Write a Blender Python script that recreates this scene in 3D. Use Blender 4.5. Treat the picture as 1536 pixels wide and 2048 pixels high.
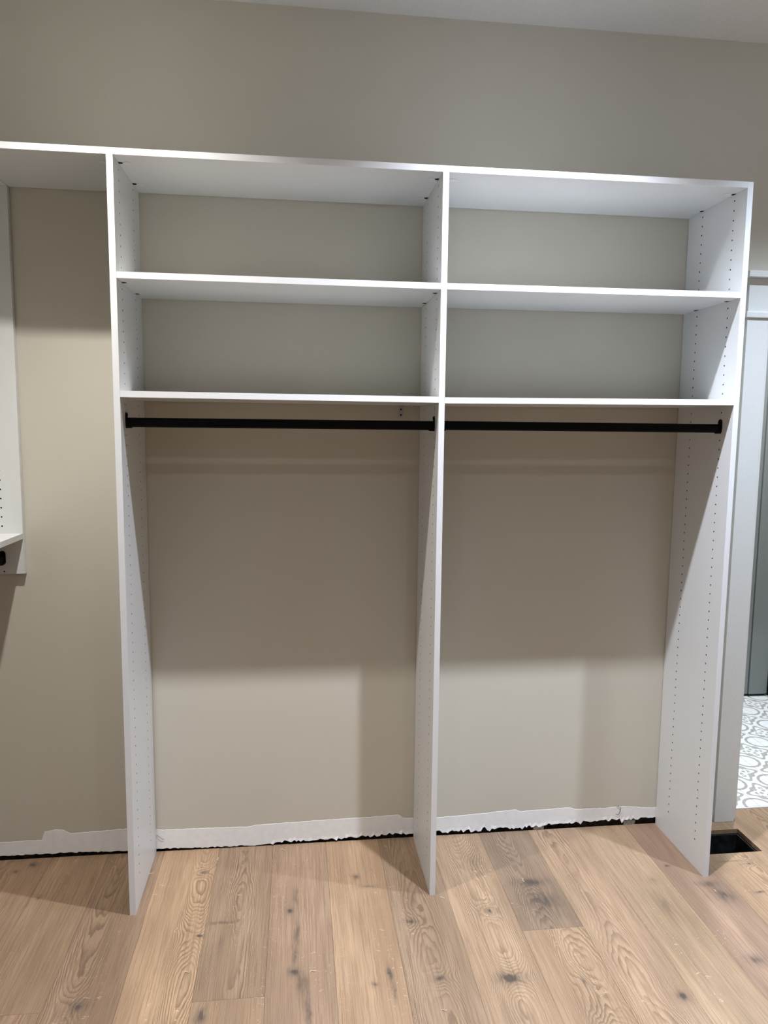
import bpy, bmesh, math, random
from mathutils import Matrix, Vector

random.seed(7)
for o in list(bpy.data.objects):
    bpy.data.objects.remove(o, do_unlink=True)
scene = bpy.context.scene
C = scene.collection

# ------------------------------------------------------------------ camera
cam_d = bpy.data.cameras.new('camera')
cam = bpy.data.objects.new('camera', cam_d)
C.objects.link(cam)
cam_d.sensor_fit = 'HORIZONTAL'
cam_d.sensor_width = 36.0
cam_d.lens = 36.0 * 1459.01 / 1536.0
cam_d.clip_start = 0.05
RT = Vector((0.992843, -0.118972, 0.010415))
FW = Vector((0.119380, 0.986226, -0.114482))
UP = Vector((0.003348, 0.114906, 0.993371))
cam.matrix_world = Matrix(((RT.x, UP.x, -FW.x, 0.55007),
                           (RT.y, UP.y, -FW.y, -2.68569),
                           (RT.z, UP.z, -FW.z, 1.60799),
                           (0, 0, 0, 1)))
scene.camera = cam

# ------------------------------------------------------------------ world, lamps, exposure
w = bpy.data.worlds.new('world')
scene.world = w
w.use_nodes = True
w.node_tree.nodes['Background'].inputs[0].default_value = (0.8, 0.85, 1.0, 1)
w.node_tree.nodes['Background'].inputs[1].default_value = 0.05
scene.view_settings.view_transform = 'Standard'
scene.view_settings.look = 'None'
scene.view_settings.gamma = 1.0
scene.view_settings.use_curve_mapping = False
scene.view_settings.exposure = 0.12

CEIL = 3.032
def downlight(name, x, y, z, power, col, size=107, radius=0.022, blend=1.0):
    l = bpy.data.lights.new(name, 'SPOT')
    l.energy = power
    l.color = col
    l.spot_size = math.radians(size)
    l.spot_blend = blend
    l.shadow_soft_size = radius
    o = bpy.data.objects.new(name, l)
    o.location = (x, y, z)
    C.objects.link(o)
    return o
WARM = (1.0, 0.98, 0.94)
NEUT = (0.93, 1.0, 1.14)
COOL = (0.83, 0.985, 1.17)
LZ = CEIL - 0.012
FRONT_P, BACK_P, GLOW_P = 262.0, 42.0, 2.2
downlight('ceiling_downlight', 0.010, -0.838, LZ, FRONT_P * 0.62, WARM)
downlight('ceiling_downlight', 1.290, -0.838, LZ, FRONT_P, NEUT)
downlight('ceiling_downlight', 2.450, -0.838, LZ, FRONT_P * 0.80, COOL)
for bx, bc in ((0.01, NEUT), (1.29, COOL), (2.45, COOL)):
    downlight('ceiling_downlight', bx, -2.80, LZ, BACK_P, bc, size=150, radius=0.04)
def glow(x, y, power, col):       # added fill light without its own fixture, lifts the wall above the shelving
    l = bpy.data.lights.new('upper_wall_fill', 'POINT')
    l.energy, l.color, l.shadow_soft_size = power, col, 0.04
    o = bpy.data.objects.new('upper_wall_fill', l)
    o.location = (x, y, CEIL - 0.045)
    C.objects.link(o)
for gx, gc in ((0.01, WARM), (1.29, NEUT), (2.45, COOL)):
    glow(gx, -0.838, GLOW_P, gc)
downlight('bathroom_downlight', 2.95, 0.75, 2.68, 150.0, (0.93, 0.97, 1.0), size=140, radius=0.05)

# ------------------------------------------------------------------ node helpers
class NT:
    def __init__(self, name):
        self.m = bpy.data.materials.new(name)
        self.m.use_nodes = True
        self.t = self.m.node_tree
        self.b = self.t.nodes['Principled BSDF']
    def new(self, kind, **kw):
        n = self.t.nodes.new(kind)
        for k, v in kw.items():
            setattr(n, k, v)
        return n
    def put(self, sock, v):
        if v is None:
            return
        if isinstance(v, bpy.types.NodeSocket):
            self.t.links.new(v, sock)
        else:
            sock.default_value = v
    def math(self, op, a, b=None, c=None, clamp=False):
        n = self.new('ShaderNodeMath', operation=op, use_clamp=clamp)
        for i, v in enumerate((a, b, c)):
            self.put(n.inputs[i], v)
        return n.outputs[0]
    def vec(self, op, a, b=None, scale=None):
        n = self.new('ShaderNodeVectorMath', operation=op)
        self.put(n.inputs[0], a)
        if b is not None:
            self.put(n.inputs[1], b)
        if scale is not None:
            self.put(n.inputs[3], scale)
        return n.outputs[1] if op in ('LENGTH', 'DOT_PRODUCT', 'DISTANCE') else n.outputs[0]
    def noise(self, v, scale, detail=2.0, rough=0.5, dist=0.0):
        n = self.new('ShaderNodeTexNoise')
        self.put(n.inputs['Vector'], v)
        n.inputs['Scale'].default_value = scale
        n.inputs['Detail'].default_value = detail
        n.inputs['Roughness'].default_value = rough
        n.inputs['Distortion'].default_value = dist
        return n.outputs[0]
    def mix(self, f, a, b, blend='MIX'):
        n = self.new('ShaderNodeMix', data_type='RGBA', blend_type=blend)
        self.put(n.inputs[0], f)
        self.put(n.inputs[6], a)
        self.put(n.inputs[7], b)
        return n.outputs[2]
    def ramp(self, f, stops):
        n = self.new('ShaderNodeValToRGB')
        self.put(n.inputs[0], f)
        e = n.color_ramp.elements
        while len(e) < len(stops):
            e.new(0.5)
        for s, (p, c) in zip(e, stops):
            s.position = p
            s.color = c if len(c) == 4 else (*c, 1)
        return n.outputs[0]
    def range(self, v, a, b, c=0.0, d=1.0, smooth=True):
        n = self.new('ShaderNodeMapRange')
        n.interpolation_type = 'SMOOTHSTEP' if smooth else 'LINEAR'
        self.put(n.inputs[0], v)
        for i, x in enumerate((a, b, c, d)):
            self.put(n.inputs[i + 1], x)
        return n.outputs[0]
    def bump(self, h, strength=0.2, dist=0.001):
        n = self.new('ShaderNodeBump')
        n.inputs['Strength'].default_value = strength
        n.inputs['Distance'].default_value = dist
        self.put(n.inputs['Height'], h)
        self.put(self.b.inputs['Normal'], n.outputs[0])
    def pos(self):
        return self.new('ShaderNodeNewGeometry').outputs['Position']
    def attr(self, name):
        n = self.new('ShaderNodeAttribute', attribute_type='OBJECT', attribute_name=name)
        return n.outputs

def rgb(r, g, b):
    return (r, g, b, 1.0)

def plain(name, col, rough=0.5, metal=0.0, spec=0.5, nscale=60.0, namt=0.04, bump=0.0):
    t = NT(name)
    p = t.pos()
    n = t.noise(p, nscale, 3.0)
    f = t.range(n, 0.3, 0.7, 0.0, 1.0)
    lo = tuple(max(0.0, c * (1 - namt)) for c in col[:3]) + (1,)
    hi = tuple(min(1.0, c * (1 + namt)) for c in col[:3]) + (1,)
    t.put(t.b.inputs['Base Color'], t.mix(f, lo, hi))
    t.b.inputs['Roughness'].default_value = rough
    t.b.inputs['Metallic'].default_value = metal
    t.b.inputs['Specular IOR Level'].default_value = spec
    if bump:
        t.bump(n, bump, 0.0008)
    return t.m

M = {}
# wall paint: warm greige eggshell with roller stipple
t = NT('greige_wall_paint')
p = t.pos()
st = t.noise(p, 420.0, 3.0, 0.6)
lo = t.noise(p, 1.6, 3.0, 0.5)
t.put(t.b.inputs['Base Color'], t.mix(t.range(lo, 0.3, 0.7), rgb(0.545, 0.512, 0.436), rgb(0.560, 0.527, 0.450)))
t.b.inputs['Roughness'].default_value = 0.55
t.b.inputs['Specular IOR Level'].default_value = 0.35
t.bump(st, 0.10, 0.0006)
M['wall'] = t.m
M['ceiling'] = plain('ceiling_paint', rgb(0.86, 0.87, 0.88), 0.9, spec=0.2, nscale=300, bump=0.08)
M['bathwall'] = plain('bathroom_wall_paint', rgb(0.82, 0.83, 0.84), 0.7, nscale=200, bump=0.05)
M['melamine'] = plain('white_melamine', rgb(0.66, 0.665, 0.66), 0.38, spec=0.45, nscale=500, namt=0.012, bump=0.03)
M['edge'] = plain('white_edge_band', rgb(0.71, 0.71, 0.725), 0.35, spec=0.4, nscale=300, namt=0.01)
M['shaded_core'] = plain('shaded_chipboard_core', rgb(0.020, 0.015, 0.012), 0.95, spec=0.1, nscale=900, namt=0.4)  # chipboard blackened, so the shade inside drilled holes sits in the colour
M['black'] = plain('matt_black_steel', rgb(0.002, 0.002, 0.0025), 0.6, spec=0.12, nscale=200, namt=0.1)
M['zinc'] = plain('zinc_plated_steel', rgb(0.45, 0.46, 0.46), 0.42, metal=0.9, nscale=400, namt=0.12)
M['trim'] = plain('white_trim_paint', rgb(0.69, 0.685, 0.67), 0.35, nscale=120, namt=0.015, bump=0.04)
M['plaster'] = plain('unpainted_white_skim', rgb(0.80, 0.79, 0.78), 0.9, spec=0.15, nscale=38, namt=0.025, bump=0.16)
M['chunk'] = plain('grey_plaster_crumb', rgb(0.42, 0.40, 0.37), 0.95, spec=0.1, nscale=120, namt=0.3, bump=0.5)
M['plate'] = plain('dark_sill_plate', rgb(0.030, 0.022, 0.016), 0.95, spec=0.1, nscale=40, namt=0.5, bump=0.4)
M['subfloor'] = plain('subfloor_board', rgb(0.035, 0.027, 0.02), 0.95, spec=0.1, nscale=60, namt=0.3)
M['duct'] = plain('dark_duct_metal', rgb(0.030, 0.032, 0.034), 0.5, metal=0.6, nscale=30, namt=0.5, bump=0.3)  # near-black metal, mottled and bumpy
M['toe'] = plain('black_toe_kick', rgb(0.006, 0.006, 0.006), 0.7, nscale=60)
M['greycab'] = plain('grey_painted_cabinet', rgb(0.20, 0.215, 0.21), 0.4, nscale=80, namt=0.03)
M['shaving'] = plain('pale_wood_shaving', rgb(0.75, 0.62, 0.45), 0.8, nscale=200)
M['grout'] = plain('light_grey_grout', rgb(0.52, 0.52, 0.51), 0.9, nscale=300, namt=0.1)

# oak: contour grain, pores, flecks and placed knots, in floor metres
KNOTS = [(0.528, -0.396, 12, 14, 0.8, 0.5), (0.545, -0.327, 8, 45, 0.35, 0.1), (0.548, -0.503, 9, 60, 0.42, 0.1), (0.537, -0.676, 18, 16, 0.7, 0.4), (0.573, -0.757, 10, 55, 0.42, 0.1), (0.58, -0.848, 7, 50, 0.45, 0.1), (0.541, -0.600, 8, 50, 0.45, 0.1), (0.556, -0.715, 10, 30, 0.4, 0.1), (0.757, -0.233, 12, 12, 0.8, 0.5), (0.8, -0.292, 38, 11, 0.35, 0.2), (0.773, -0.745, 11, 11, 0.45, 0.6), (0.82, -0.71, 7, 28, 0.6, 0.1), (0.826, -0.779, 4, 34, 0.6, 0.1), (0.919, -0.49, 24, 14, 0.55, 0.4), (0.965, -0.746, 22, 16, 0.42, 0.6), (0.943, -0.382, 7, 50, 0.3, 0.1), (1.187, -0.465, 13, 15, 0.75, 0.6), (1.201, -0.18, 22, 45, 0.22, 0.9), (1.172, -0.764, 40, 24, 0.75, 1.0), (1.387, -0.428, 95, 95, 0.42, 0.8), (1.375, -0.329, 60, 22, 0.6, 0.3), (0.213, -0.147, 14, 14, 0.45, 0.6), (0.214, -0.475, 45, 50, 0.05, 1.3), (0.244, -0.488, 14, 8, 0.6, 0.3), (0.302, -0.43, 42, 7, 0.42, 0.1), (0.308, -0.524, 10, 40, 0.2, 0.6), (0.358, -0.061, 50, 80, 0.12, 1.3), (0.283, -0.811, 18, 30, 0.6, 0.4), (-0.058, -0.744, 28, 25, 0.6, 0.5), (-0.33, -0.241, 12, 20, 0.35, 0.2), (-0.414, -0.039, 22, 18, 0.6, 0.4), (-0.461, -0.074, 14, 14, 0.5, 0.3), (2.032, -0.468, 42, 50, 0.5, 0.4), (2.006, -0.403, 35, 16, 0.45, 0.1), (1.645, -0.887, 20, 20, 0.65, 1.0), (1.944, -0.774, 35, 30, 0.45, 0.5), (1.795, -0.498, 25, 70, 0.22, 0.3), (1.82, -0.361, 18, 25, 0.3, 0.2), (1.385, -0.8, 12, 25, 0.35, 0.5), (1.917, -0.283, 14, 8, 0.6, 0.3), (2.225, -0.302, 18, 7, 0.55, 0.6), (2.173, -0.281, 40, 5, 0.4, 0.1), (2.163, -0.463, 22, 7, 0.6, 0.2), (1.366, -0.238, 45, 50, 0.18, 0.9), (1.392, -0.891, 40, 40, 0.1, 1.0)]
t = NT('white_oak_plank')
p = t.pos()
seed = t.attr('seed')[2]
tone = t.attr('tone')[0]
off = t.new('ShaderNodeCombineXYZ')
t.put(off.inputs[0], t.math('MULTIPLY', seed, 3.71))
t.put(off.inputs[1], t.math('MULTIPLY', seed, 7.13))
t.put(off.inputs[2], t.math('MULTIPLY', seed, 1.37))
q = t.vec('ADD', p, off.outputs[0])
# wobble for knots
wob = t.new('ShaderNodeTexNoise')
t.put(wob.inputs['Vector'], p)
wob.inputs['Scale'].default_value = 26.0
wob.inputs['Detail'].default_value = 3.0
wv = t.vec('SCALE', t.vec('SUBTRACT', wob.outputs[1], (0.5, 0.5, 0.5)), scale=0.022)
pk = t.vec('ADD', p, wv)
dark = ring = None
for (kx, ky, rx, ry, kd, kr) in KNOTS:
    d = t.vec('MULTIPLY', t.vec('SUBTRACT', pk, (kx, ky, 0.0)), (1000.0 / rx, 1000.0 / ry, 0.0))
    d2 = t.vec('DOT_PRODUCT', d, d)
    soft = t.math('POWER', 2.0, t.math('MULTIPLY', d2, -1.2))
    if kr > 0.15:
        g = t.math('MULTIPLY_ADD', t.math('POWER', 2.0, t.math('MULTIPLY', d2, -7.0)), 0.55, t.math('MULTIPLY', soft, 0.55))
    else:
        g = t.math('MULTIPLY', soft, 0.8)
    dark = t.math('MULTIPLY_ADD', g, kd, 0.0 if dark is None else dark)
    if kr > 0.15:
        g2 = t.math('POWER', 2.0, t.math('MULTIPLY', d2, -0.22))
        ring = t.math('MULTIPLY_ADD', g2, kr, 0.0 if ring is None else ring)
# growth-ring contours: parabolic cathedrals about each plank's own pith line
sep = t.new('ShaderNodeSeparateXYZ')
t.put(sep.inputs[0], p)
px, py = sep.outputs[0], sep.outputs[1]
u = t.math('SUBTRACT', px, t.attr('pith')[2])
h0 = t.noise(t.vec('MULTIPLY', q, (9.0, 1.3, 0.0)), 1.0, 2.0, 0.5)
hf = t.noise(t.vec('MULTIPLY', q, (40.0, 9.0, 0.0)), 1.0, 2.0, 0.55)
h = t.math('MULTIPLY', t.math('MULTIPLY', u, u), t.attr('rings')[2])
h = t.math('ADD', h, t.math('MULTIPLY', py, t.attr('run')[2]))
h = t.math('ADD', h, t.math('MULTIPLY', h0, 9.0))
h = t.math('ADD', h, t.math('MULTIPLY', hf, 1.5))
h = t.math('ADD', h, t.math('MULTIPLY', ring, 6.0))
fr = t.math('FRACT', h)
line = t.math('MULTIPLY', t.range(fr, 0.30, 0.93), t.range(fr, 1.0, 0.94))
lm = t.noise(t.vec('MULTIPLY', q, (16.0, 2.5, 0.0)), 1.0, 2.0, 0.5)
line = t.math('MULTIPLY', line, t.range(lm, 0.30, 0.65, 0.15, 1.0))
# pores along the grain
po = t.noise(t.vec('MULTIPLY', q, (420.0, 9.0, 0.0)), 1.0, 2.0, 0.6)
pore = t.range(po, 0.52, 0.70)
po2 = t.noise(t.vec('MULTIPLY', q, (95.0, 2.2, 0.0)), 1.0, 3.0, 0.6)
wq = t.vec('ADD', q, t.vec('SCALE', wv, scale=0.35))
po3 = t.noise(t.vec('MULTIPLY', wq, (210.0, 3.5, 0.0)), 1.0, 2.0, 0.55)
# medullary flecks
fl = t.noise(t.vec('MULTIPLY', q, (60.0, 115.0, 0.0)), 1.0, 1.0, 0.5, 1.2)
flm = t.noise(t.vec('MULTIPLY', q, (9.0, 2.0, 0.0)), 1.0, 1.0)
fleck = t.math('MULTIPLY', t.range(fl, 0.66, 0.74), t.range(flm, 0.50, 0.66))
broad = t.noise(t.vec('MULTIPLY', q, (6.0, 0.9, 0.0)), 1.0, 3.0, 0.55)
base = t.mix(t.range(broad, 0.3, 0.72), rgb(0.445, 0.302, 0.195), rgb(0.305, 0.200, 0.127))
base = t.mix(t.math('MULTIPLY', line, 0.90), base, rgb(0.165, 0.105, 0.064))
base = t.mix(t.math('MULTIPLY', pore, 0.50), base, rgb(0.20, 0.130, 0.082))
base = t.mix(t.math('MULTIPLY', t.range(po2, 0.46, 0.72), 0.38), base, rgb(0.27, 0.185, 0.122))
base = t.mix(t.math('MULTIPLY', t.range(po3, 0.44, 0.64), 0.50), base, rgb(0.205, 0.132, 0.083))
base = t.mix(t.math('MULTIPLY', fleck, 0.42), base, rgb(0.70, 0.53, 0.37))
base = t.mix(1.0, base, tone, 'MULTIPLY')
dk = t.math('MULTIPLY', t.math('MINIMUM', dark, 0.95), t.range(t.noise(t.vec('MULTIPLY', q, (85.0, 16.0, 0.0)), 1.0, 3.0, 0.65), 0.3, 0.62, 0.35, 1.0))
base = t.mix(t.math('MINIMUM', t.math('MULTIPLY', dk, 2.0), 0.93), base, rgb(0.075, 0.058, 0.048))
t.put(t.b.inputs['Base Color'], base)
t.put(t.b.inputs['Roughness'], t.range(pore, 0.0, 1.0, 0.52, 0.66))
t.b.inputs['Specular IOR Level'].default_value = 0.28
t.bump(t.math('SUBTRACT', 1.0, t.math('ADD', t.math('MULTIPLY', pore, 0.6), t.math('MULTIPLY', line, 0.4))), 0.12, 0.0006)
M['oak'] = t.m

# patterned cement tile, drawn in the tile's own square
TS = 0.2032
t = NT('patterned_tile')
oc = t.new('ShaderNodeTexCoord').outputs['Object']
sep = t.new('ShaderNodeSeparateXYZ')
t.put(sep.inputs[0], oc)
ax = t.math('ABSOLUTE', sep.outputs[0])
ay = t.math('ABSOLUTE', sep.outputs[1])
half = TS / 2
def hyp(a, b):
    return t.math('SQRT', t.math('ADD', t.math('MULTIPLY', a, a), t.math('MULTIPLY', b, b)))
def band(v, c, wd):
    return t.math('LESS_THAN', t.math('ABSOLUTE', t.math('SUBTRACT', v, c)), wd)
rc = hyp(t.math('SUBTRACT', half, ax), t.math('SUBTRACT', half, ay))
r0 = hyp(ax, ay)
th = t.math('ARCTAN2', sep.outputs[1], sep.outputs[0])
c4 = t.math('COSINE', t.math('MULTIPLY', th, 4.0))
c8 = t.math('COSINE', t.math('MULTIPLY', th, 8.0))
ringc = band(rc, 0.060, 0.0066)
outer = band(r0, t.math('ADD', 0.066, t.math('ADD', t.math('MULTIPLY', c4, 0.012), t.math('MULTIPLY', c8, 0.007))), 0.0085)
mid = t.math('MULTIPLY', band(r0, t.math('ADD', 0.042, t.math('MULTIPLY', c8, 0.004)), 0.006), t.math('GREATER_THAN', c8, -0.35))
petal = t.math('MULTIPLY', band(r0, 0.020, 0.009), t.math('GREATER_THAN', c4, 0.1))
pat = t.math('MAXIMUM', t.math('MAXIMUM', ringc, outer), t.math('MAXIMUM', mid, petal))
ew = t.noise(t.pos(), 90.0, 3.0)
pat = t.math('MULTIPLY', pat, t.range(ew, 0.2, 0.5, 0.7, 1.0))
t.put(t.b.inputs['Base Color'], t.mix(pat, rgb(0.86, 0.88, 0.88), rgb(0.43, 0.395, 0.365)))
t.b.inputs['Roughness'].default_value = 0.4
M['tile'] = t.m

# ------------------------------------------------------------------ mesh helpers
def finish(name, bm, mats, parent=None, smooth=False):
    me = bpy.data.meshes.new(name)
    bm.normal_update()
    bm.to_mesh(me)
    bm.free()
    for m in (mats if isinstance(mats, (list, tuple)) else [mats]):
        me.materials.append(m)
    if smooth:
        for f in me.polygons:
            f.use_smooth = True
    o = bpy.data.objects.new(name, me)
    C.objects.link(o)
    if parent is not None:
        o.parent = parent
        o.matrix_parent_inverse = parent.matrix_world.inverted()
    return o

def add_box(bm, x0, x1, y0, y1, z0, z1, mi=0):
    v = [bm.verts.new(c) for c in ((x0, y0, z0), (x1, y0, z0), (x1, y1, z0), (x0, y1, z0),
                                   (x0, y0, z1), (x1, y0, z1), (x1, y1, z1), (x0, y1, z1))]
    for f in ((3, 2, 1, 0), (4, 5, 6, 7), (0, 1, 5, 4), (1, 2, 6, 5), (2, 3, 7, 6), (3, 0, 4, 7)):
        bm.faces.new([v[i] for i in f]).material_index = mi
    return v

def box(name, x0, x1, y0, y1, z0, z1, mat, parent=None, bevel=0.0):
    bm = bmesh.new()
    add_box(bm, x0, x1, y0, y1, z0, z1)
    if bevel:
        bmesh.ops.bevel(bm, geom=bm.edges[:], offset=bevel, segments=2, affect='EDGES', profile=0.6)
    return finish(name, bm, mat, parent)

def prism(bm, pts, lo, hi, axis):
    """extrude the 2-D outline pts along an axis ('x','y','z')"""
    def mk(a, b, c):
        return {'x': (c, a, b), 'y': (a, c, b), 'z': (a, b, c)}[axis]
    A = [bm.verts.new(mk(a, b, lo)) for a, b in pts]
    B = [bm.verts.new(mk(a, b, hi)) for a, b in pts]
    fs = [bm.faces.new(A[::-1]), bm.faces.new(B)]
    n = len(pts)
    for i in range(n):
        fs.append(bm.faces.new((A[i], A[(i + 1) % n], B[(i + 1) % n], B[i])))
    bmesh.ops.recalc_face_normals(bm, faces=fs)
    return fs

def empty(name, loc=(0, 0, 0), rz=0.0):
    o = bpy.data.objects.new(name, None)
    o.location = loc
    o.rotation_euler = (0, 0, rz)
    o.empty_display_size = 0.1
    C.objects.link(o)
    o.matrix_world = Matrix.Translation(loc) @ Matrix.Rotation(rz, 4, 'Z')
    return o

def tag(o, label=None, cat=None, group=None, kind=None):
    if label: o['label'] = label
    if cat: o['category'] = cat
    if group: o['group'] = group
    if kind: o['kind'] = kind
    return o

# ------------------------------------------------------------------ measures (metres)
T = 0.01905
D = 0.3630
H = 2.4157
X2, X3 = 1.0047, 2.0135
S2, S3 = 2.0636, 1.7100
HA, OF, OB = 0.0391, 0.0707, 0.0981
XL = -0.402            # front of the left-hand unit
XWL = -0.760           # left wall
XR = 3.62              # right wall
YB = -4.30             # wall behind the camera
OX0, OX1, OZ = 2.350, 3.165, 2.040   # doorway
WT = 0.115

# ------------------------------------------------------------------ room shell
def interp(tab, x):
    if x <= tab[0][0]: return tab[0][1]
    for (a, b), (c, d) in zip(tab, tab[1:]):
        if x <= c:
            return b + (d - b) * (x - a) / (c - a)
    return tab[-1][1]
GAP = [(-0.76, .020), (-.543, .019), (-.32, .019), (-.10, .013), (.03, .013), (.30, .006), (.42, .006), (.46, .014), (.60, .012), (.80, .016), (.95, .022),
       (1.02, .018), (1.11, .016), (1.25, .016), (1.36, .020), (1.50, .018), (1.66, .024), (1.78, .026), (1.92, .024), (1.99, .027), (2.4, .020)]
rag = random.Random(3)
xs, x = [], XWL - 0.12
while x < OX0 - 0.001:
    xs.append(x)
    x += rag.uniform(0.006, 0.013)
xs.append(OX0)
def amp_at(x):
    return 0.0012 if x < 0.45 else (0.0032 if x < 1.0 else 0.0050)
bot = [max(0.004, interp(GAP, x) + rag.gauss(0, 1) * amp_at(x)) for x in xs]
bm = bmesh.new()
DW = 0.0125
fr0 = [bm.verts.new((x, 0.0, z)) for x, z in zip(xs, bot)]
bk0 = [bm.verts.new((x, DW, z)) for x, z in zip(xs, bot)]
fr1 = [bm.verts.new((x, 0.0, CEIL)) for x in xs]
for i in range(len(xs) - 1):
    bm.faces.new((fr0[i], fr0[i + 1], fr1[i + 1], fr1[i]))
    bm.faces.new((bk0[i], bk0[i + 1], fr0[i + 1], fr0[i]))
# behind the board, over the door and beyond it
add_box(bm, XWL - 0.12, OX0 - 0.02, DW, WT, 0.10, CEIL)
add_box(bm, OX0 - 0.02, OX0, DW, WT, 0.0, CEIL)
add_box(bm, OX0, OX1, 0.0, WT, OZ, CEIL)
add_box(bm, OX1, XR + 0.12, 0.0, WT, 0.0, CEIL)
wall_back = tag(finish('wall_back', bm, M['wall']), 'warm greige painted wall behind the shelving', kind='structure')
box('sill_plate', XWL - 0.1, OX0 - 0.025, DW + 0.004, WT - 0.005, -0.015, 0.099, M['plate'], wall_back)
# unpainted strip along the foot of the wall
STRIP = [(-.88, .070), (-.540, .072), (-.391, .073), (-.386, .104), (-.345, .110), (-.309, .108), (-.295, .092), (-.094, .099), (-.02, .10), (.034, .087), (.20, .085), (.370, .081), (.385, .086),
         (.60, .091), (.754, .093), (.90, .096), (.951, .098), (.962, .082), (1.011, .080), (1.111, .077), (1.30, .085), (1.417, .093), (1.44, .084), (1.646, .089), (1.668, .080), (1.80, .079), (1.86, .083), (1.99, .070), (2.05, .070), (2.25, .072)]
bm = bmesh.new()
sx = [x for x in xs if x < 2.255]
rows = []
for x, z in zip(xs, bot):
    if x >= 2.255: break
    zt = interp(STRIP, x) + rag.gauss(0, 0.0006)
    zb = z + (rag.uniform(-0.003, 0.0015) if x > 0.45 else rag.uniform(-0.001, 0.0008))
    yb = -0.0012 - (abs(rag.gauss(0, 1)) * 0.0016 if x > 0.45 else 0.0)
    rows.append([bm.verts.new((x, yb, zb)), bm.verts.new((x, -0.0011, z + 0.012)), bm.verts.new((x, -0.0008, zt)), bm.verts.new((x, 0.0, zt + 0.0005)), bm.verts.new((x, 0.002, zb))])
for a, b in zip(rows, rows[1:]):
    for k in range(3):
        bm.faces.new((a[k], b[k], b[k + 1], a[k + 1]))
    bm.faces.new((a[4], b[4], b[0], a[0]))
finish('unpainted_strip', bm, M['plaster'], wall_back)
# other walls and ceiling
tag(box('wall_left', XWL - 0.12, XWL, YB, 0.0, 0.0, CEIL, M['wall']), kind='structure')
tag(box('wall_right', XR, XR + 0.12, YB, 0.0, 0.0, CEIL, M['wall']), kind='structure')
tag(box('wall_front', XWL - 0.12, XR + 0.12, YB - 0.12, YB, 0.0, CEIL, M['wall']), kind='structure')
tag(box('ceiling', XWL - 0.12, XR + 0.12, YB - 0.12, WT, CEIL, CEIL + 0.1, M['ceiling']), kind='structure')

# ------------------------------------------------------------------ oak floor
VX0, VX1, VY0, VY1 = 2.0830, 2.332, -0.231, -0.073      # open floor vent
PT = 0.018
bm = bmesh.new()
for (a, b, c, d) in ((XWL - .12, VX0, YB, WT), (VX1, XR + .1, YB, 0.075), (VX0, VX1, YB, VY0), (VX0, VX1, VY1, WT)):
    add_box(bm, a, b, c, d, -0.06, -PT)
floor = tag(finish('floor', bm, M['subfloor']), 'wide light oak plank floor with knots', kind='structure')
TONES = {-4: (.86, .82, .80), -3: (.84, .80, .78), -2: (.88, .86, .82), -1: (.76, .74, .73), 0: (1.10, 1.07, 1.0), 1: (.80, .80, .79), 2: (.93, .92, .94), 3: (1.12, 1.10, 1.06),
         4: (.84, .85, .86), 5: (1.06, 1.07, 1.06), 6: (.78, .80, .84), 7: (1.08, 1.08, 1.08), 8: (1.04, 1.07, 1.05), 9: (.94, .92, .98), 10: (1.06, 1.05, 1.0), 11: (1.0, .98, .95)}
PITH = {0: .218, 1: .360, 3: .58, 5: 1.185, 6: 1.36, 7: 1.545, 8: 1.57, 2: .38, 4: .955, 9: 1.78, -1: -.09, -2: -.42}
JOINT = {-2: -0.752, 1: -0.759, 6: -0.572}
PW = 0.20335
rp = random.Random(11)
def plank(outline, tone, pith=None):
    bm = bmesh.new()
    prism(bm, outline, -PT, 0.0, 'z')
    top = [e for e in bm.edges if all(abs(v.co.z) < 1e-6 for v in e.verts)]
    bmesh.ops.bevel(bm, geom=top, offset=0.0007, segments=1, affect='EDGES')
    o = finish('plank', bm, M['oak'], floor)
    o['seed'] = rp.uniform(0.0, 9.0)
    mx = sum(q[0] for q in outline) / len(outline)
    o['pith'] = mx + rp.choice((rp.uniform(-.07, .07), rp.uniform(-.07, .07), rp.uniform(.10, .16), rp.uniform(-.16, -.10)))
    if pith is not None:
        o['pith'] = pith
    o['rings'] = rp.uniform(1100.0, 2300.0)
    o['run'] = rp.choice((-1, 1)) * rp.uniform(8.0, 16.0)
    o['tone'] = [float(c) for c in tone]
    return o
def rect(a, b, c, d):
    return [(a, c), (b, c), (b, d), (a, d)]
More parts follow.
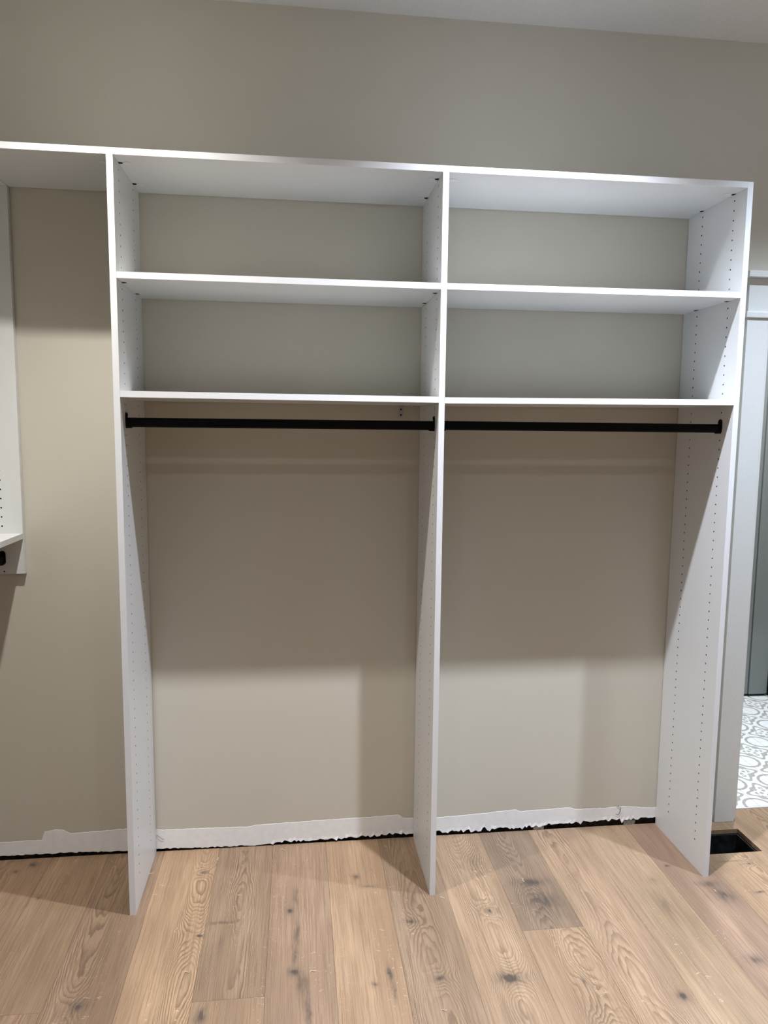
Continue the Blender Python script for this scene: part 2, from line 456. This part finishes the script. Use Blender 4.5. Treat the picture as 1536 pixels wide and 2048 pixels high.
for k in range(-4, 18):
    a, b = 0.0500 + k * PW, 0.0500 + (k + 1) * PW
    a, b = max(a, XWL + 0.004), min(b, XR - 0.004)
    if b - a < 0.01: continue
    g = 0.00018
    a, b = a + g, b - g
    tone = TONES.get(k, (1.02, 1.02, 1.0))
    ys = [JOINT.get(k, rp.uniform(-1.5, -1.05))]
    while ys[-1] > YB + 0.4:
        ys.append(ys[-1] - rp.uniform(1.25, 1.9))
    ys[-1] = YB + 0.004
    hi = 0.004
    for i, lo in enumerate(ys):
        jf = rp.uniform(0.95, 1.05)
        tn = tone if i == 0 else tuple(c * jf for c in ((1.03, 1.03, 1.0) if k in (1, 6) and i == 1 else tone))
        if i == 0 and k == 10:
            plank(rect(a, b, VY1, hi), tn)
            plank(rect(a, b, lo, VY0 - g), tn)
        elif i == 0 and k == 11:
            plank([(a, lo), (b, lo), (b, 0.0745), (OX0 + 0.002, 0.0745), (OX0 + 0.002, hi), (a, hi), (a, VY1), (VX1, VY1), (VX1, VY0), (a, VY0)], tn)
        elif i == 0 and b < OX1 and a > OX0:
            plank(rect(a, b, lo, 0.0745), tn)
        elif i == 0 and a < OX1 < b:
            plank([(a, lo), (b, lo), (b, -0.002), (OX1 - 0.002, -0.002), (OX1 - 0.002, 0.0745), (a, 0.0745)], tn)
        elif i == 0 and a > OX1:
            plank(rect(a, b, lo, -0.002), tn)
        else:
            plank(rect(a, b, lo + g, hi - g), tn, PITH.get(k) if i == 0 else None)
        hi = lo

# open floor duct
bm = bmesh.new()
dz0, dz1 = -0.32, -PT - 0.001
e = 0.004
sl = 0.03
prism(bm, rect(VX0 + e, VX1 - e, VY1 - 2 * e, VY1 - e), dz0, dz1, 'z')
prism(bm, rect(VX0 + e, VX1 - e, VY0 + e, VY0 + 2 * e), dz0, dz1, 'z')
prism(bm, rect(VX0 + e, VX0 + 2 * e, VY0 + 2 * e, VY1 - 2 * e), dz0, dz1, 'z')
prism(bm, rect(VX1 - 2 * e, VX1 - e, VY0 + 2 * e, VY1 - 2 * e), dz0, dz1, 'z')
prism(bm, rect(VX0 + e, VX1 - e, VY0 + e, VY1 - e), dz0 - 0.004, dz0, 'z')
duct = finish('floor_duct', bm, M['duct'])
tag(duct, 'uncovered black rectangular floor vent opening beside the door casing', 'floor vent')

# ------------------------------------------------------------------ shelving
PB = -0.0030   # panels stand a little off the uneven wall
def panel(name, x0, x1, left_holes, right_holes, parent):
    bm = bmesh.new()
    yf, yb = -D + OF, -OB
    c = 0.016
    ycuts = [-D, yf - c, yf + c, yb - c, yb + c, PB]
    zi = [H - HA - 0.032 * i for i in range(72)]
    zc = [0.0] + [zi[-1] - c + 0.032 * k for k in range(73)] + [H]
    def face(X, sgn, holes):
        grid = {}
        def gv(y, z):
            key = (round(y, 5), round(z, 5))
            if key not in grid:
                grid[key] = bm.verts.new((X, y, z))
            return grid[key]
        def mk(vs, mi=0):
            f = bm.faces.new(vs if sgn > 0 else vs[::-1])
            f.material_index = mi
        if not holes:
            mk([gv(-D, 0), gv(PB, 0), gv(PB, H), gv(-D, H)])
            return
        for j in range(len(zc) - 1):
            for i in range(5):
                y0, y1, z0, z1 = ycuts[i], ycuts[i + 1], zc[j], zc[j + 1]
                if i in (1, 3) and 1 <= j <= 72:
                    cy, cz = (y0 + y1) / 2, (z0 + z1) / 2
                    r = 0.0030
                    o8 = [bm.verts.new((X, cy + r * math.cos(k * math.pi / 4 + math.pi / 8), cz + r * math.sin(k * math.pi / 4 + math.pi / 8))) for k in range(8)]
                    d8 = [bm.verts.new((X - sgn * 0.0085, v.co.y, v.co.z)) for v in o8]
                    A, B, Cc, Dd = gv(y0, z0), gv(y1, z0), gv(y1, z1), gv(y0, z1)
                    # o8 index 0 lies right/up of +y, going counter-clockwise in (y,z)
                    mk([B, Cc, o8[0], o8[7]])
                    mk([Cc, o8[1], o8[0]])
                    mk([Cc, Dd, o8[2], o8[1]])
                    mk([Dd, o8[3], o8[2]])
                    mk([Dd, A, o8[4], o8[3]])
                    mk([A, o8[5], o8[4]])
                    mk([A, B, o8[6], o8[5]])
                    mk([B, o8[7], o8[6]])
                    for k in range(8):
                        mk([o8[k], o8[(k + 1) % 8], d8[(k + 1) % 8], d8[k]], 1)
                    mk(d8, 1)
                else:
                    mk([gv(y0, z0), gv(y1, z0), gv(y1, z1), gv(y0, z1)])
    face(x1, 1, right_holes)
    face(x0, -1, left_holes)
    def q(vs, mi=0):
        bm.faces.new([bm.verts.new(v) for v in vs]).material_index = mi
    q([(x0, -D, 0), (x1, -D, 0), (x1, -D, H), (x0, -D, H)], 2)
    q([(x1, PB, 0), (x0, PB, 0), (x0, PB, H), (x1, PB, H)])
    q([(x0, -D, H), (x1, -D, H), (x1, PB, H), (x0, PB, H)])
    q([(x0, PB, 0), (x1, PB, 0), (x1, -D, 0), (x0, -D, 0)])
    return finish(name, bm, [M['melamine'], M['shaded_core'], M['edge']], parent)

YBK = -0.0035   # back edges stand just off the uneven wall
def shelf(name, x0, x1, zl, zr, parent, y0=-D, y1=YBK):
    """zl, zr: top height at the two ends"""
    bm = bmesh.new()
    g = 0.0004
    v = add_box(bm, x0 + g, x1 - g, y0, y1, 0, T)
    for vv in bm.verts:
        f = (vv.co.x - x0) / (x1 - x0)
        vv.co.z += zl + (zr - zl) * f - T
    for f in bm.faces:
        f.material_index = 1 if f.normal.y < -0.5 or abs(f.calc_center_median().y - y0) < 1e-6 else 0
    return finish(name, bm, [M['melamine'], M['edge']], parent)

def cam_slot(sh, x, y, zu, side, cover):
    """dark half-disc painting the shade of a cam recess at the end of a shelf's underside; side=+1 when the panel is on the left"""
    bm = bmesh.new()
    r = 0.0085
    pts = [(x + side * 0.0005, y - r)] + [(x + side * (0.0005 + 1.6 * r * math.cos(a)), y + r * math.sin(a)) for a in [math.radians(d) for d in range(-75, 76, 15)]] + [(x + side * 0.0005, y + r)]
    prism(bm, pts, zu - 0.0007, zu + 0.0003, 'z')
    finish('cam_recess_shade', bm, M['shaded_core'], sh)  # thin dark plate in place of a shaded recess
    if cover:
        bm = bmesh.new()
        cx = x + side * 0.026
        pts = [(cx + 0.013 * math.cos(math.tau * k / 20), y + 0.0125 * math.sin(math.tau * k / 20)) for k in range(20)]
        prism(bm, pts, zu - 0.0014, zu, 'z')
        finish('cam_cover', bm, M['edge'], sh)

unit = tag(empty('closet_organizer', (0, -D / 2, 0)),
           'tall white floor-standing closet shelving with two open bays of three shelves', 'shelving')
pan = [panel('side_panel', 0.0, T, True, True, unit),
       panel('divider_panel', X2, X2 + T, True, True, unit),
       panel('side_panel', X3, X3 + T, True, False, unit)]
bays = ((T, X2), (X2 + T, X3))
levels = [((H, H), True), ((S2, S2 - .001), True), ((S3 + .002, S3 - .001), False)]
levels2 = [((H, H + .0005), True), ((S2 - .0005, S2 + .0033), True), ((S3 - .0025, S3 + .0052), False)]
for bi, (bx0, bx1) in enumerate(bays):
    for li, ((zl, zr), cams) in enumerate((levels, levels2)[bi]):
        sh = shelf('shelf', bx0, bx1, zl, zr, unit)
        if cams:
            for y in (-D + OF, -OB):
                cam_slot(sh, bx0, y, zl - T, 1, li == 0)
                cam_slot(sh, bx1, y, zr - T, -1, li == 0)
sh = shelf('shelf', XL, 0.0, H, H, unit)
for y in (-D + OF, -OB):
    cam_slot(sh, 0.0, y, H - T, -1, True)
# steel angle under the third shelf
bm = bmesh.new()
zb = S3 - .001 - T
bx = 0.9335
pts = [(bx - .0085, zb), (bx - .0085, zb - .034)] + [(bx - .0085 * math.cos(a), zb - .034 - .0085 * math.sin(a)) for a in [math.radians(d) for d in range(20, 161, 20)]] + [(bx + .0085, zb - .034), (bx + .0085, zb)]
prism(bm, pts, -0.0030, -0.0010, 'y')
add_box(bm, bx - .0085, bx + .0085, -0.040, -0.0030, zb - 0.002, zb - 0.0001)
br = finish('angle_bracket', bm, M['zinc'], unit)
for zz in (zb - .014, zb - .034):
    bm = bmesh.new()
    prism(bm, [(bx + .0032 * math.cos(math.tau * k / 12), zz + .0032 * math.sin(math.tau * k / 12)) for k in range(12)], -0.0042, -0.0030, 'y')
    finish('screw_head', bm, M['black'], br)

# ------------------------------------------------------------------ hanging rods
def stadium(cx, cz, w, h, n=8):
    r = w / 2
    pts = []
    for k in range(n + 1):
        a = math.pi * k / n
        pts.append((cx + r * math.cos(a), cz + h / 2 - r + r * math.sin(a)))
    for k in range(n + 1):
        a = math.pi + math.pi * k / n
        pts.append((cx + r * math.cos(a), cz - h / 2 + r + r * math.sin(a)))
    return pts
def rod(length, loc, rz, label):
    """rod along local +x from 0 to length, centred on local y=z=0"""
    root = tag(empty('hanging_rod', loc, rz), label, 'closet rod', 'black hanging rods')
    def put(name, bm):
        o = finish(name, bm, M['black'])
        o.parent = root
        return o
    bm = bmesh.new()
    prism(bm, stadium(0, 0, 0.0155, 0.0300), 0.0035, length - 0.0035, 'x')
    put('tube', bm)
    for s in (0, 1):
        f = (lambda v: v) if s == 0 else (lambda v: length - v)
        bm = bmesh.new()
        lo, hi = sorted((f(0.0006), f(0.0034)))
        prism(bm, stadium(0, 0.0065, 0.0215, 0.0500), lo, hi, 'x')
        lo, hi = sorted((f(0.0034), f(0.0180)))
        ou = stadium(0, 0, 0.0215, 0.0362)
        inn = stadium(0, 0, 0.0160, 0.0304)
        lowo = [q for q in ou[9:]]
        lowi = [q for q in inn[9:]]
        prism(bm, lowo + lowi[::-1], lo, hi, 'x')
        b = put('rod_bracket', bm)
        bm = bmesh.new()
        lo, hi = sorted((f(0.0034), f(0.0058)))
        prism(bm, [(0.004 * math.cos(math.tau * k / 12), 0.0235 + 0.004 * math.sin(math.tau * k / 12)) for k in range(12)], lo, hi, 'x')
        sc = finish('screw_head', bm, M['black'])
        sc.parent = b
    return root
YR = -D + OF
rod(X2 - T, (T, YR, 1.6172), 0.0, 'black oval hanging rod across the bay with the metal angle bracket')
rod(X3 - X2 - T, (X2 + T, YR, 1.6182), 0.0, 'black oval hanging rod across the bay nearest the doorway')

# ------------------------------------------------------------------ left-hand wall-hung unit (mostly out of frame)
LU = -1.25
lu = tag(empty('wall_hung_shelf_unit', ((XWL + XL) / 2, LU / 2, 1.084)),
         'white wall-hung shelf unit at the far left edge, its end panel against the greige wall', 'shelving')
ZP0, ZP1 = 1.084, H - T - 0.0004
def end_panel(y0, y1, holes):
    bm = bmesh.new()
    if holes:
        # camera-facing side with two drilled columns
        c = 0.016
        zs = [z for z in [1.0925 + 0.0322 * k for k in range(41)] if z < ZP1 - 0.02]
        zc = [ZP0 - 0.0] + [(a + b) / 2 for a, b in zip(zs, zs[1:])] + [ZP1]
        xc = [XWL + .002, XWL + 0.084, XWL + 0.116, -0.470 - c, -0.470 + c, XL]
        cols = {1: XWL + 0.1, 3: -0.470}
        grid = {}
        def gv(x, z):
            k = (round(x, 5), round(z, 5))
            if k not in grid: grid[k] = bm.verts.new((x, y0, z))
            return grid[k]
        for j in range(len(zc) - 1):
            for i in range(5):
                A, B, Cc, Dd = gv(xc[i], zc[j]), gv(xc[i + 1], zc[j]), gv(xc[i + 1], zc[j + 1]), gv(xc[i], zc[j + 1])
                if i in cols:
                    r = 0.0030
                    o8 = [bm.verts.new((cols[i] + r * math.cos(k * math.pi / 4 + math.pi / 8), y0, zs[j] + r * math.sin(k * math.pi / 4 + math.pi / 8))) for k in range(8)]
                    d8 = [bm.verts.new((v.co.x, y0 + 0.0085, v.co.z)) for v in o8]
                    for vs in ([B, Cc, o8[0], o8[7]], [Cc, o8[1], o8[0]], [Cc, Dd, o8[2], o8[1]], [Dd, o8[3], o8[2]], [Dd, A, o8[4], o8[3]], [A, o8[5], o8[4]], [A, B, o8[6], o8[5]], [B, o8[7], o8[6]]):
                        bm.faces.new(vs)
                    for k in range(8):
                        bm.faces.new([o8[k], o8[(k + 1) % 8], d8[(k + 1) % 8], d8[k]]).material_index = 1
                    bm.faces.new(d8).material_index = 1
                else:
                    bm.faces.new([A, B, Cc, Dd])
    else:
        bm.faces.new([bm.verts.new(v) for v in ((XWL + .002, y0, ZP0), (XL, y0, ZP0), (XL, y0, ZP1), (XWL + .002, y0, ZP1))])
    for vs, mi in ((((XL, y0, ZP0), (XL, y1, ZP0), (XL, y1, ZP1), (XL, y0, ZP1)), 2),
                   (((XL, y1, ZP0), (XWL + .002, y1, ZP0), (XWL + .002, y1, ZP1), (XL, y1, ZP1)), 0),
                   (((XWL + .002, y1, ZP0), (XL, y1, ZP0), (XL, y0, ZP0), (XWL + .002, y0, ZP0)), 0),
                   (((XWL + .002, y0, ZP1), (XL, y0, ZP1), (XL, y1, ZP1), (XWL + .002, y1, ZP1)), 0)):
        bm.faces.new([bm.verts.new(v) for v in vs]).material_index = mi
    return finish('side_panel', bm, [M['melamine'], M['shaded_core'], M['edge']], lu)
end_panel(-T - 0.0015, -0.0015, True)
end_panel(LU, LU + T, False)
box('shelf', XWL + .002, XL, LU + T, -T - 0.0019, 1.2275 - T, 1.2275, M['melamine'], lu)
box('shelf', XWL + .002, XL - 0.0012, LU, -0.0035, H - T, H, M['melamine'], lu)
rod(-LU - 2 * T - 0.0015, (-0.4735, LU + T, 1.1345), math.pi / 2, 'black hanging rod end under the wall-hung shelf at the left edge')

# ------------------------------------------------------------------ doorway casing, jamb and the room beyond
YC = -0.019
casing = tag(empty('door_casing', (OX0, 0.0, 0.0)), 'white painted door casing with flat header and cap beside the shelving', 'door frame')
box('casing_leg', 2.2630, 2.3490, YC, -0.0003, 0.0005, 2.040, M['trim'], casing, bevel=0.0012)
box('casing_leg', OX1 + 0.001, OX1 + 0.087, YC, -0.0003, 0.0005, 2.040, M['trim'], casing, bevel=0.0012)
box('bead', 2.2540, OX1 + 0.096, YC - 0.009, -0.0003, 2.0402, 2.0640, M['trim'], casing, bevel=0.004)
box('header_board', 2.2630, OX1 + 0.087, YC, -0.0003, 2.0642, 2.1880, M['trim'], casing, bevel=0.0012)
box('cap', 2.2440, OX1 + 0.106, YC - 0.026, -0.0003, 2.1882, 2.2110, M['trim'], casing, bevel=0.0015)
jb = [box('jamb', OX0 + 0.0005, OX0 + 0.018, -0.0002, WT, 0.0005, OZ - 0.0005, M['trim'], casing),
      box('jamb', OX1 - 0.018, OX1 - 0.0005, -0.0002, WT, 0.0005, OZ - 0.0005, M['trim'], casing),
      box('jamb', OX0 + 0.018, OX1 - 0.018, -0.0002, WT, OZ - 0.018, OZ - 0.0005, M['trim'], casing)]
# tiled bathroom floor: each tile a piece
BX0, BX1, BY1, BC = 2.12, 4.30, 2.30, 2.70
tf = tag(box('floor_bathroom', BX0, BX1, 0.0755, BY1, -0.06, -0.0035, M['grout']), 'bathroom floor of white tiles with a taupe ornament', kind='structure')
tag(box('trim_threshold', OX0 + 0.019, OX1 - 0.019, 0.0752, 0.0815, -0.003, 0.0016, M['trim']), kind='structure')
shared = {}
for i in range(-4, 9):
    for j in range(-3, 10):
        x0, x1 = 2.740 + i * TS, 2.740 + (i + 1) * TS
        y0, y1 = 0.498 + j * TS, 0.498 + (j + 1) * TS
        cx, cy = (x0 + x1) / 2, (y0 + y1) / 2
        gr = 0.0011
        a, b = max(x0 + gr, BX0), min(x1 - gr, BX1)
        lim = 0.0822 if OX0 + 0.019 < cx < OX1 - 0.019 else WT + 0.001
        c, d = max(y0 + gr, lim), min(y1 - gr, BY1)
        if b - a < 0.004 or d - c < 0.004:
            continue
        key = tuple(round(v, 5) for v in (a - cx, b - cx, c - cy, d - cy))
        if key not in shared:
            bm = bmesh.new()
            add_box(bm, a - cx, b - cx, c - cy, d - cy, -0.0034, 0.0)
            top = [e for e in bm.edges if all(abs(v.co.z) < 1e-6 for v in e.verts)]
            bmesh.ops.bevel(bm, geom=top, offset=0.0008, segments=1, affect='EDGES')
            me = bpy.data.meshes.new('tile')
            bm.to_mesh(me)
            bm.free()
            me.materials.append(M['tile'])
            shared[key] = me
        o = bpy.data.objects.new('tile', shared[key])
        o.location = (cx, cy, 0.0)
        C.objects.link(o)
        o.parent = tf
tag(box('wall_bathroom_back', BX0 - .1, BX1 + .1, BY1, BY1 + 0.1, 0.0, BC, M['bathwall']), kind='structure')
tag(box('wall_bathroom_right', BX1, BX1 + 0.1, WT, BY1, 0.0, BC, M['bathwall']), kind='structure')
tag(box('wall_bathroom_left', BX0 - 0.1, BX0, WT, BY1, 0.0, BC, M['bathwall']), kind='structure')
tag(box('ceiling_bathroom', BX0 - .1, BX1 + .1, WT, BY1 + .1, BC, BC + 0.1, M['ceiling']), kind='structure')
# tall grey cabinet at the far side
gc = tag(empty('bathroom_cabinet', (3.2, 1.55, 0.0)), 'tall grey painted cabinet seen through the doorway on the patterned tiles', 'cabinet')
GX0, GX1, GY = 2.78, 3.405, 1.318
box('body', GX0, GX1, GY + 0.020, 1.86, 0.012, 2.060, M['greycab'], gc, bevel=0.002)
box('door', GX0 + 0.003, 3.282, GY, GY + 0.019, 0.016, 2.052, M['greycab'], gc, bevel=0.004)
box('end_stile', 3.288, GX1, GY - 0.006, GY + 0.019, 0.016, 2.060, M['greycab'], gc, bevel=0.004)
box('toe_kick', GX0 + 0.01, GX1 - 0.01, GY + 0.010, 1.85, 0.0006, 0.012, M['toe'], gc)
vc = tag(empty('bathroom_vanity', (3.7, 1.5, 0.0)), 'black low vanity cabinet past the grey cabinet, just at the right edge', 'cabinet')
box('body', 3.408, 4.10, 1.30, 1.86, 0.06, 0.84, M['toe'], vc, bevel=0.003)
box('toe_kick', 3.42, 4.08, 1.275, 1.85, 0.0006, 0.0585, M['toe'], vc)

# ------------------------------------------------------------------ small things on the floor and wall
def tube(name, pts, r, mat, n=5):
    bm = bmesh.new()
    rings = []
    pts = [Vector(q) for q in pts]
    for i, c in enumerate(pts):
        tdir = (pts[min(i + 1, len(pts) - 1)] - pts[max(i - 1, 0)]).normalized()
        ref = Vector((0, 1, 0)) if abs(tdir.y) < 0.9 else Vector((1, 0, 0))
        u = tdir.cross(ref).normalized()
        v = tdir.cross(u)
        rings.append([bm.verts.new(c + r * (math.cos(math.tau * k / n) * u + math.sin(math.tau * k / n) * v)) for k in range(n)])
    for a, b in zip(rings, rings[1:]):
        for k in range(n):
            bm.faces.new((a[k], a[(k + 1) % n], b[(k + 1) % n], b[k]))
    bm.faces.new(rings[0][::-1])
    bm.faces.new(rings[-1])
    bmesh.ops.recalc_face_normals(bm, faces=bm.faces[:])
    return finish(name, bm, mat)
tag(tube('bent_wire', [(1.841, -.004, .053), (1.847, -.006, .050), (1.852, -.006, .052), (1.857, -.006, .066), (1.860, -.005, .083), (1.851, -.004, .086), (1.843, -.003, .085)], 0.0009, M['plate']),
    'thin dark bent wire poking from the white strip near the right bay corner', 'wire')
tag(tube('dark_thread', [(.0215, -.003, .070), (.030, -.004, .063), (.040, -.005, .055), (.048, -.004, .051)], 0.0006, M['plate']),
    'fine dark thread on the white strip beside the left upright', 'thread')
rs = random.Random(5)
SH = [(0.026, -0.139, 'in shade against the left upright'), (0.255, -0.07, 'near the wall in the left bay'), (0.163, -0.453, 'by the eye-shaped grain in front of the left bay'),
      (0.224, -0.643, 'low on the light plank at the left'), (0.495, -0.036, 'close to the dark gap mid left bay'), (0.888, -0.056, 'in the shadow left of the middle upright'),
      (1.046, -0.382, 'just right of the middle upright foot'), (0.595, -0.678, 'beside the long dark streak'), (0.953, -0.864, 'at the bottom centre of the floor'),
      (1.354, -0.313, 'on the dark grey knotty patch'), (2.01, -0.444, 'in front of the right upright foot')]
for (x, y, where) in SH:
    a = rs.uniform(0, math.tau)
    L = rs.uniform(0.006, 0.012)
    pts = [(x + math.cos(a) * L * s + math.sin(a) * 0.003 * math.sin(s * 3), y + math.sin(a) * L * s - math.cos(a) * 0.003 * math.sin(s * 3), 0.0010 + 0.0012 * math.sin(math.pi * (s + 1) / 2)) for s in (-1, -.5, 0, .5, 1)]
    tag(tube('wood_shaving', pts, 0.0009, M['shaving']), 'tiny pale wood shaving ' + where, 'wood shaving', 'wood shavings scattered on the floor')
for (x, wd, hh, where) in ((1.520, .040, .012, 'in the dark gap mid right bay'), (1.905, .046, .016, 'in the dark gap near the right upright')):
    bm = bmesh.new()
    add_box(bm, x - wd / 2, x + wd / 2, 0.0050, 0.0150, -PT, hh)
    bmesh.ops.subdivide_edges(bm, edges=bm.edges[:], cuts=3, use_grid_fill=True)
    for v in bm.verts:
        v.co += Vector((rs.gauss(0, .0012), rs.uniform(-.0006, .0006), rs.gauss(0, .0012) if v.co.z > -0.01 else 0))
    tag(finish('plaster_crumb', bm, M['chunk']), 'pale grey plaster crumb ' + where, 'plaster', 'plaster crumbs in the gap')
